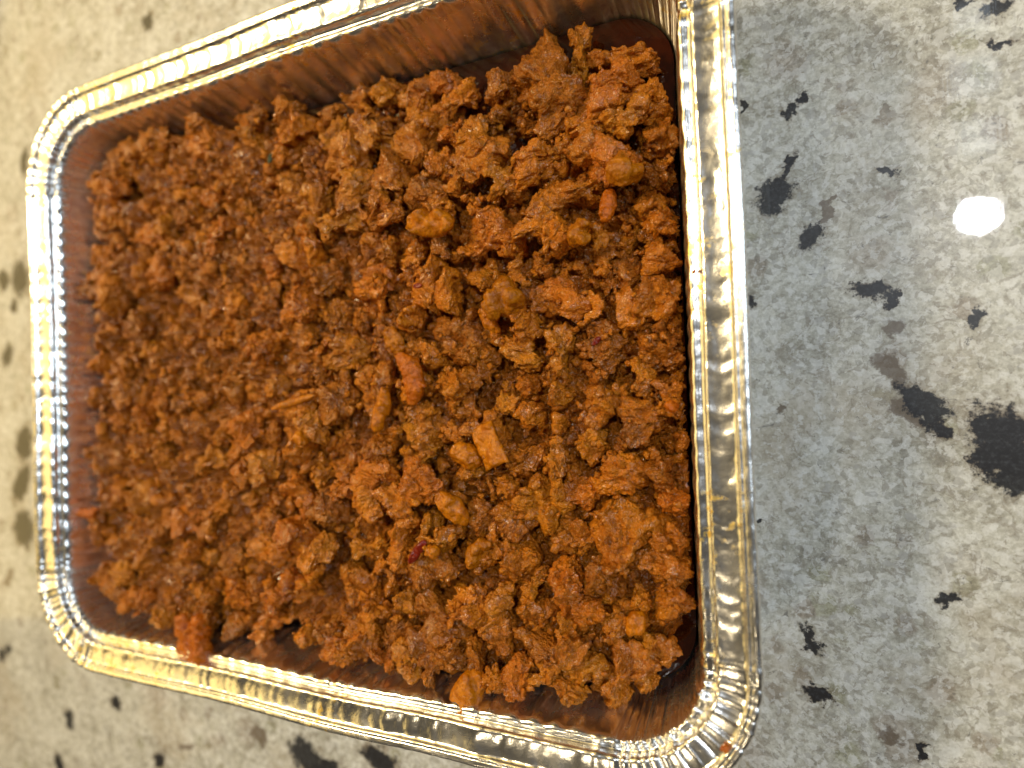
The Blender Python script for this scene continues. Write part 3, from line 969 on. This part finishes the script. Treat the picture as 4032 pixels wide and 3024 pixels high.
# ---- lumps read from the photograph: kind, x, y, length, width (px of the 2212 frame), angle
READ = """L 880 200 85 75 60|K 827 165 62 62 90|K 957 177 62 62 30|L 1070 180 66 66 0|O 987 230 100 50 35|K 1060 267 70 65 0|L 897 307 115 95 50|O 810 293 105 50 -45|L 1017 300 85 80 0
L 1163 160 150 110 -60|O 1247 105 95 40 85|O 1337 117 120 55 -20|L 1200 225 110 100 30|L 1320 200 130 110 10|L 1390 217 88 84 0|L 1420 317 112 100 60|L 1153 353 104 80 20|C 1253 300 115 100 0
O 1213 427 140 80 10|L 837 383 95 75 -50|C 987 377 85 80 0|C 1093 383 95 85 0|L 1053 510 125 110 -40|L 1387 467 105 90 70|K 1443 477 58 55 0|O 917 613 110 75 80|O 970 630 85 60 80
L 1203 637 125 110 0|O 1363 663 110 76 75|L 1330 586 84 78 0|K 880 686 62 58 0|C 983 726 110 100 0|O 1097 750 130 58 -35|C 1127 703 85 80 0|O 1200 770 130 60 85|K 1210 853 72 62 0
O 1297 760 122 76 80|C 1027 793 90 75 0|L 983 860 110 92 90|O 1087 873 85 60 80|K 1133 836 62 58 0|K 1140 890 52 50 0|O 1353 886 132 70 -25|O 1370 936 110 75 80|O 903 946 130 82 85
K 820 963 82 60 0|L 1243 1053 84 80 90|L 1337 1026 104 90 0|C 1420 1020 80 75 0|L 820 1020 120 92 -20|L 917 1040 95 88 0|O 1197 1020 100 50 85|O 860 1172 100 70 80|O 790 1182 95 58 30
C 1113 1215 95 72 0|L 1223 1162 92 86 0|L 1353 1165 150 140 0|L 1453 1215 95 84 0|O 1235 1290 125 92 -70|L 1150 1335 84 78 0|O 847 1372 112 55 75|C 943 1345 115 85 0|L 1063 1372 100 82 90
O 1170 1398 112 48 -30|O 1233 1405 120 66 85|K 1003 1425 70 66 0|O 903 1460 92 74 60|O 1205 1500 104 50 -20|L 1253 1455 92 84 0|O 1337 1500 135 84 55|O 1403 1440 112 66 60|L 1447 1312 84 78 0
O 560 1385 120 60 20|L 800 1070 90 80 0|L 690 1100 90 80 0|O 640 720 100 70 30|L 700 300 85 75 0|O 620 300 95 70 50|L 330 300 85 70 20|L 250 370 85 70 0|C 420 280 95 80 0|L 520 290 90 75 0
C 200 470 80 70 0|L 300 500 90 75 0|O 470 510 90 60 60|L 220 600 85 75 0|L 300 700 70 66 0|L 640 660 90 75 10|C 800 620 95 80 0|O 730 480 100 70 20|L 760 340 95 80 60|C 640 540 90 80 0
L 260 850 85 75 0|L 340 770 85 70 0|L 380 880 95 75 0|C 480 830 90 80 0|L 240 980 85 75 0|O 440 1000 95 60 25|L 560 1010 90 75 0|O 470 1110 110 55 35|L 380 1130 85 70 0|C 300 1080 85 75 0
L 560 1190 100 80 0|C 660 1230 90 80 0|L 400 1240 90 75 0|L 500 1290 95 75 0|O 600 1290 110 75 30|C 310 1200 80 70 0|L 700 1380 95 80 0|O 760 1440 95 70 40|L 1000 1310 95 80 0|L 1090 1130 100 85 20
L 330 262 70 60 0|L 270 298 66 60 0|L 222 338 66 60 0|C 188 398 66 60 0|L 420 250 66 56 0|O 500 240 80 50 10|L 600 235 70 60 0|L 268 1240 70 60 0|L 300 1295 70 60 0|L 345 1335 66 60 0|O 500 1392 90 55 20|L 880 1500 84 70 0|O 960 1500 90 60 30|L 740 1420 80 60 0|L 160 560 60 50 0|L 155 630 60 50 0|L 195 730 60 50 0|L 200 860 60 50 0|L 205 1000 60 50 0|L 1430 760 90 80 0|C 1440 640 85 80 0|L 1420 560 80 74 0|K 1460 960 56 54 0|L 1470 1090 84 76 0|K 1280 960 66 60 0|C 1290 880 70 66 0|L 720 870 90 80 0|C 640 960 85 75 0|L 730 760 90 75 0"""
for tok in READ.replace('\n', '|').split('|'):
    kd, x, y, a, b, ang = tok.split()
    x, y, a, b, ang = float(x), float(y), float(a), float(b), float(ang)
    c = at(x, y, H - 0.017)
    c = at(x, y, float(target(c.x, c.y)) - 0.001)
    depth = (CAM - c).length
    k = depth / (FPX * 2212 / 4032)
    far = min(1.0, max(0.0, -c.x / 0.04))
    piece(kd, c.x, c.y, a * k * (1.24 - 0.30 * far), math.radians(ang), 0.24 + 0.16 * far, b * k * (1.2 - 0.25 * far))

# ---- lumps filling the rest of the heap, valleys first
def fill(n, kinds, lo, hi, minf, sink):
    c = 0
    for _ in range(n):
        best = None
        for t in range(60):
            x, y = RNG.uniform(-0.140, 0.140), RNG.uniform(-0.111, 0.111)
            i, j = int(round((x - GX0) / RES)), int(round((y - GY0) / RES))
            if SD[i, j] < 0.004:
                continue
            d = min(math.hypot(x - a, y - b) / s for a, b, s in placed)
            if d < minf:
                continue
            depth = float(target(x, y)) - HM[max(0, i - 3):i + 4, max(0, j - 3):j + 4].mean()
            sc = depth + 0.002 * min(d, 1.2)
            if best is None or sc > best[0]:
                best = (sc, x, y)
        if best is None:
            continue
        kd = kinds[RNG.integers(len(kinds))]
        piece(kd, best[1], best[2], RNG.uniform(lo, hi), RNG.uniform(0, 6.28), sink)
        c += 1
    return c
fill(50, 'LLCO', 0.0155, 0.021, 0.45, 0.30)
fill(95, 'KLLCOS', 0.009, 0.0135, 0.36, 0.28)
crumbs('fine_meat_crumbs', 1500, 0.0012, 0.0028, ICO2, 72, 0.3, 'fine crumbs of rust-brown ground meat scattered over the lumps', 0.003)

# ---- pieces that look different from the meat
def petal_mesh(name, seed, lx, ly, curve, thick, mat, square=False):
    n, m = 26, 16
    r = np.random.default_rng(seed)
    u = np.linspace(-1, 1, n); v = np.linspace(-1, 1, m)
    U, Vv = np.meshgrid(u, v, indexing='ij')
    wprof = np.ones_like(U) if square else np.sqrt(np.clip(1 - (np.abs(U) ** 2.2), 0.02, 1))
    X = U * lx / 2
    Y = Vv * ly / 2 * wprof
    if square:
        X = X + 0.05 * lx * Vv
    Z = -curve * (Vv * wprof) ** 2 - curve * 0.5 * U ** 2
    nz = fbm(np.stack([X / lx * 5, Y / lx * 5, X * 0 + seed], -1).reshape(-1, 3), 3, seed).reshape(X.shape)
    Z = Z + nz * thick * 0.45
    X = X + nz * lx * 0.03
    ed = np.clip(np.minimum(1 - np.abs(U), 1 - np.abs(Vv)) * 5, 0, 1) ** 0.5
    T = thick * (0.25 + 0.75 * ed)
    top = np.stack([X, Y, Z + T / 2], -1).reshape(-1, 3)
    bot = np.stack([X, Y, Z - T / 2], -1).reshape(-1, 3)
    idx = lambda i, j: i * m + j
    F = []
    N = n * m
    for i in range(n - 1):
        for j in range(m - 1):
            F.append((idx(i, j), idx(i + 1, j), idx(i + 1, j + 1), idx(i, j + 1)))
            F.append((N + idx(i, j), N + idx(i, j + 1), N + idx(i + 1, j + 1), N + idx(i + 1, j)))
    for i in range(n - 1):
        F.append((idx(i, 0), N + idx(i, 0), N + idx(i + 1, 0), idx(i + 1, 0)))
        F.append((idx(i, m - 1), idx(i + 1, m - 1), N + idx(i + 1, m - 1), N + idx(i, m - 1)))
    for j in range(m - 1):
        F.append((idx(0, j), idx(0, j + 1), N + idx(0, j + 1), N + idx(0, j)))
        F.append((idx(n - 1, j), N + idx(n - 1, j), N + idx(n - 1, j + 1), idx(n - 1, j + 1)))
    me = bpy.data.meshes.new(name)
    V = np.concatenate([top, bot])
    V = V / lx
    me.from_pydata(V.tolist(), [], F)
    me.update()
    me.polygons.foreach_set('use_smooth', np.ones(len(me.polygons), bool))
    me.materials.append(mat)
    return me

def special(me, name, px, py, length, ang, label, cat, tilt=(0, 0), sink=0.25, up=0.0):
    c = at(px, py, H - 0.015)
    c = at(px, py, float(target(c.x, c.y)) + 0.001 + up)
    k = (CAM - c).length / (FPX * 2212 / 4032)
    s = length * k
    MARKS.append((c.x, c.y, label))
    return put(me, name, c.x, c.y, Euler((tilt[0], tilt[1], math.radians(ang))), (s, s, s), sink, label, cat, clamp=False)

special(petal_mesh('petal', 1, 1, .52, .06, .26, M_ONION), 'onion_wedge', 937, 485, 112, -8, 'smooth amber pointed onion wedge lying flat on the heap', 'onion', (0.1, 0.05))
special(petal_mesh('square', 2, 1, .66, .05, .12, M_ONION, True), 'onion_square', 1052, 963, 100, -62, 'flat rectangular amber onion square with clean cut edges', 'onion', (0.2, -0.15))
special(petal_mesh('petal', 3, 1, .75, .16, .22, M_ONION), 'onion_wedge', 998, 990, 76, -30, 'short plump amber onion piece beside the flat onion square', 'onion', (0.25, 0.2))
special(petal_mesh('petal', 4, 1, .55, .10, .16, M_ONION), 'onion_slice', 975, 1100, 92, -50, 'wet glistening pointed onion slice with a drop of oil at its tip', 'onion', (0.1, 0.3))
special(petal_mesh('petal', 5, 1, .62, .16, .2, M_ONION), 'onion_slice', 1010, 1500, 96, 62, 'translucent amber onion slice drooping on to the tray shoulder', 'onion', (0.5, 0.3), up=0.001)
special(strand_mesh('strip', 6, -.35, .40, .3, M_ORANGE, .25, 2), 'orange_strip', 893, 815, 118, -80, 'smooth curved orange strip of meat lying across the heap', 'meat', (0, .1))
special(strand_mesh('rod', 7, .05, .46, .42, M_ORANGE, .3, 2), 'orange_peg', 1310, 440, 78, 85, 'short straight orange peg sticking up between ragged lumps', 'meat', (0, .35))
special(petal_mesh('petal', 8, 1, .32, .03, .10, M_RED), 'red_pepper_sliver', 912, 1188, 62, 52, 'bright red pepper skin sliver tucked between lumps', 'pepper', (0.5, .1))
special(lump_mesh('amber', 9, (1, .85, .7), 5, 4, .04, .4, M_ONION), 'onion_nub', 942, 1186, 48, 40, 'rounded amber onion nub beside the red pepper sliver', 'onion')
special(lump_mesh('olive', 10, (1, .75, .5), 6, 6, .035, .5, M_OLIVE), 'onion_piece', 1027, 1197, 80, 30, 'oval olive-gold onion piece below the flat onion square', 'onion')
special(lump_mesh('olive', 11, (1, .8, .6), 6, 3, .035, .4, M_OLIVE), 'onion_piece', 1358, 377, 72, 70, 'smooth olive-green onion piece next to the straight orange peg', 'onion')
special(lump_mesh('olive', 12, (1, .9, .7), 6, 5, .035, .5, M_OLIVE), 'onion_piece', 1263, 513, 64, 10, 'round olive onion piece half coated in meat crumbs', 'onion')
special(lump_mesh('olive', 13, (1, .65, .5), 7, 8, .033, .5, M_OLIVE), 'onion_chunk', 1103, 645, 102, -5, 'broad olive-gold onion chunk with a wet rim', 'onion')
special(lump_mesh('ball', 14, (1, .95, .95), 5, 2, .04, .3, M_ORANGE), 'orange_ball', 1454, 877, 36, 0, 'tiny round orange ball resting near the tray wall', 'meat')
special(petal_mesh('strand', 15, 1, .36, .06, .16, M_ONION), 'onion_strand', 824, 885, 96, 80, 'slim shiny amber onion strand standing in the heap', 'onion', (0.1, .25))
special(petal_mesh('strand', 16, 1, .14, .05, .08, M_ONION), 'onion_strand', 650, 868, 120, 12, 'long thin pale onion strand lying flat over the crumbs', 'onion')
special(strand_mesh('strip', 17, .12, .36, .24, M_ORANGE, .4, 3), 'orange_strip', 395, 1398, 118, -78, 'thick orange meat strip hanging over the tray shoulder', 'meat', (0, .15), up=.003)
special(strand_mesh('strip', 18, -.1, .34, .3, M_ORANGE, .7, 8), 'orange_strip', 432, 1390, 104, -82, 'ragged orange meat strip lying beside the thick hanging strip', 'meat', (0, .1), up=.002)
special(lump_mesh('amber', 19, (1, .9, .6), 5, 4, .04, .4, M_ONION), 'onion_nub', 1368, 1353, 56, 40, 'amber onion nub sunk between lumps by the dark corner', 'onion')
special(petal_mesh('petal', 20, 1, .45, .08, .2, M_ONION), 'onion_slice', 1047, 696, 74, -60, 'small narrow yellow onion slice poking out of the heap', 'onion', (0.2, .3))
special(petal_mesh('petal', 21, 1, .7, .15, .2, M_OLIVE), 'onion_slice', 830, 735, 66, -60, 'dull olive onion slice half buried beside a meat lump', 'onion', (0.3, .1))
special(petal_mesh('petal', 22, 1, .5, .05, .1, M_RED), 'red_pepper_bit', 905, 618, 22, 0, 'tiny dark red pepper bit on an upright lump', 'pepper')
special(petal_mesh('petal', 23, 1, .5, .05, .1, M_RED), 'red_pepper_bit', 1281, 735, 26, 40, 'small dark red pepper bit on an oblong lump', 'pepper')
special(petal_mesh('petal', 24, 1, .5, .1, .14, M_GREEN), 'herb_flake', 578, 340, 20, 70, 'tiny dark green herb flake on the meat', 'herb')
special(lump_mesh('amber', 25, (1, .7, .6), 5, 5, .04, .5, M_ONION), 'onion_nub', 668, 945, 34, 10, 'glossy pale onion nub catching the light', 'onion')
special(strand_mesh('strip', 26, .2, .3, .2, M_ORANGE, .5, 4), 'orange_strip', 175, 1112, 66, 8, 'small orange meat strip touching the fluted tray wall', 'meat', up=.004)

def rim_crumb(px, py, z, length, label):
    c = at(px, py, z)
    k = (CAM - c).length / (FPX * 2212 / 4032) * length
    o = bpy.data.objects.new('orange_crumb', lump_mesh('rim_crumb', int(px), (1, .6, .5), 4, 6, .06, .8, M_ORANGE))
    COL.objects.link(o)
    o.location = c
    o.scale = (k, k, k)
    o.rotation_euler = (0.2, 0.1, 0.9)
    tag(o, label, 'crumb')
rim_crumb(1566, 1616, H - 0.0008, 21, 'orange crumb stuck to the pleated corner of the tray rim')
rim_crumb(1500, 586, H - 0.0050, 11, 'tiny orange crumb stuck to the tray shoulder beside the open counter')

# ---- say which lump is which: tone, size, what it lies beside
SHORT = {}
def near(x, y):
    best = min(MARKS, key=lambda m: (m[0] - x) ** 2 + (m[1] - y) ** 2)
    if math.hypot(best[0] - x, best[1] - y) < 0.026:
        return 'beside the ' + SHORT[best[2]]
    wx, wy = IX - abs(x), IY - abs(y)
    if wx < 0.028 and wy < 0.028:
        return {(1, 1): 'in the tray corner with the pooled sauce', (1, 0): 'in the tray corner with the widest crimped flange', (0, 1): 'in the tray corner under the warm lamp', (0, 0): 'in the tray corner by the hanging orange strip'}[(int(x > 0), int(y > 0))]
    if wx < 0.022:
        return 'against the short tray wall beside the open counter' if x > 0 else 'against the fluted short tray wall'
    if wy < 0.022:
        return 'along the stained long wall with the sauce pool' if y > 0 else 'along the long wall with the drooping onion'
    if x < -0.075:
        return 'on the heap towards the fluted wall'
    if x < 0:
        return 'mid-heap between fluted wall and pale onion strand' if y < 0.03 else 'mid-heap towards the warm-lit long wall'
    return 'on the heap towards the sauce pool' if y > 0.03 else 'on the heap round the flat onion square'
for m in MARKS:
    wds = m[2].split()
    cut = len(wds)
    for w_ in ('lying', 'with', 'tucked', 'beside', 'below', 'next', 'half', 'resting', 'standing', 'hanging', 'sunk', 'poking', 'drooping', 'on', 'catching', 'touching', 'sticking', 'of'):
        if w_ in wds and wds.index(w_) > 1:
            cut = min(cut, wds.index(w_))
    SHORT[m[2]] = ' '.join(wds[:cut])
for o, tone, size, kind in MEATS:
    big = 'big' if size > 0.019 else ('small' if size < 0.0125 else 'medium')
    o['label'] = big + ' ' + tone + ' ' + G[kind][0].replace(' of ground meat', ' of meat') + ' ' + near(o.location.x, o.location.y)
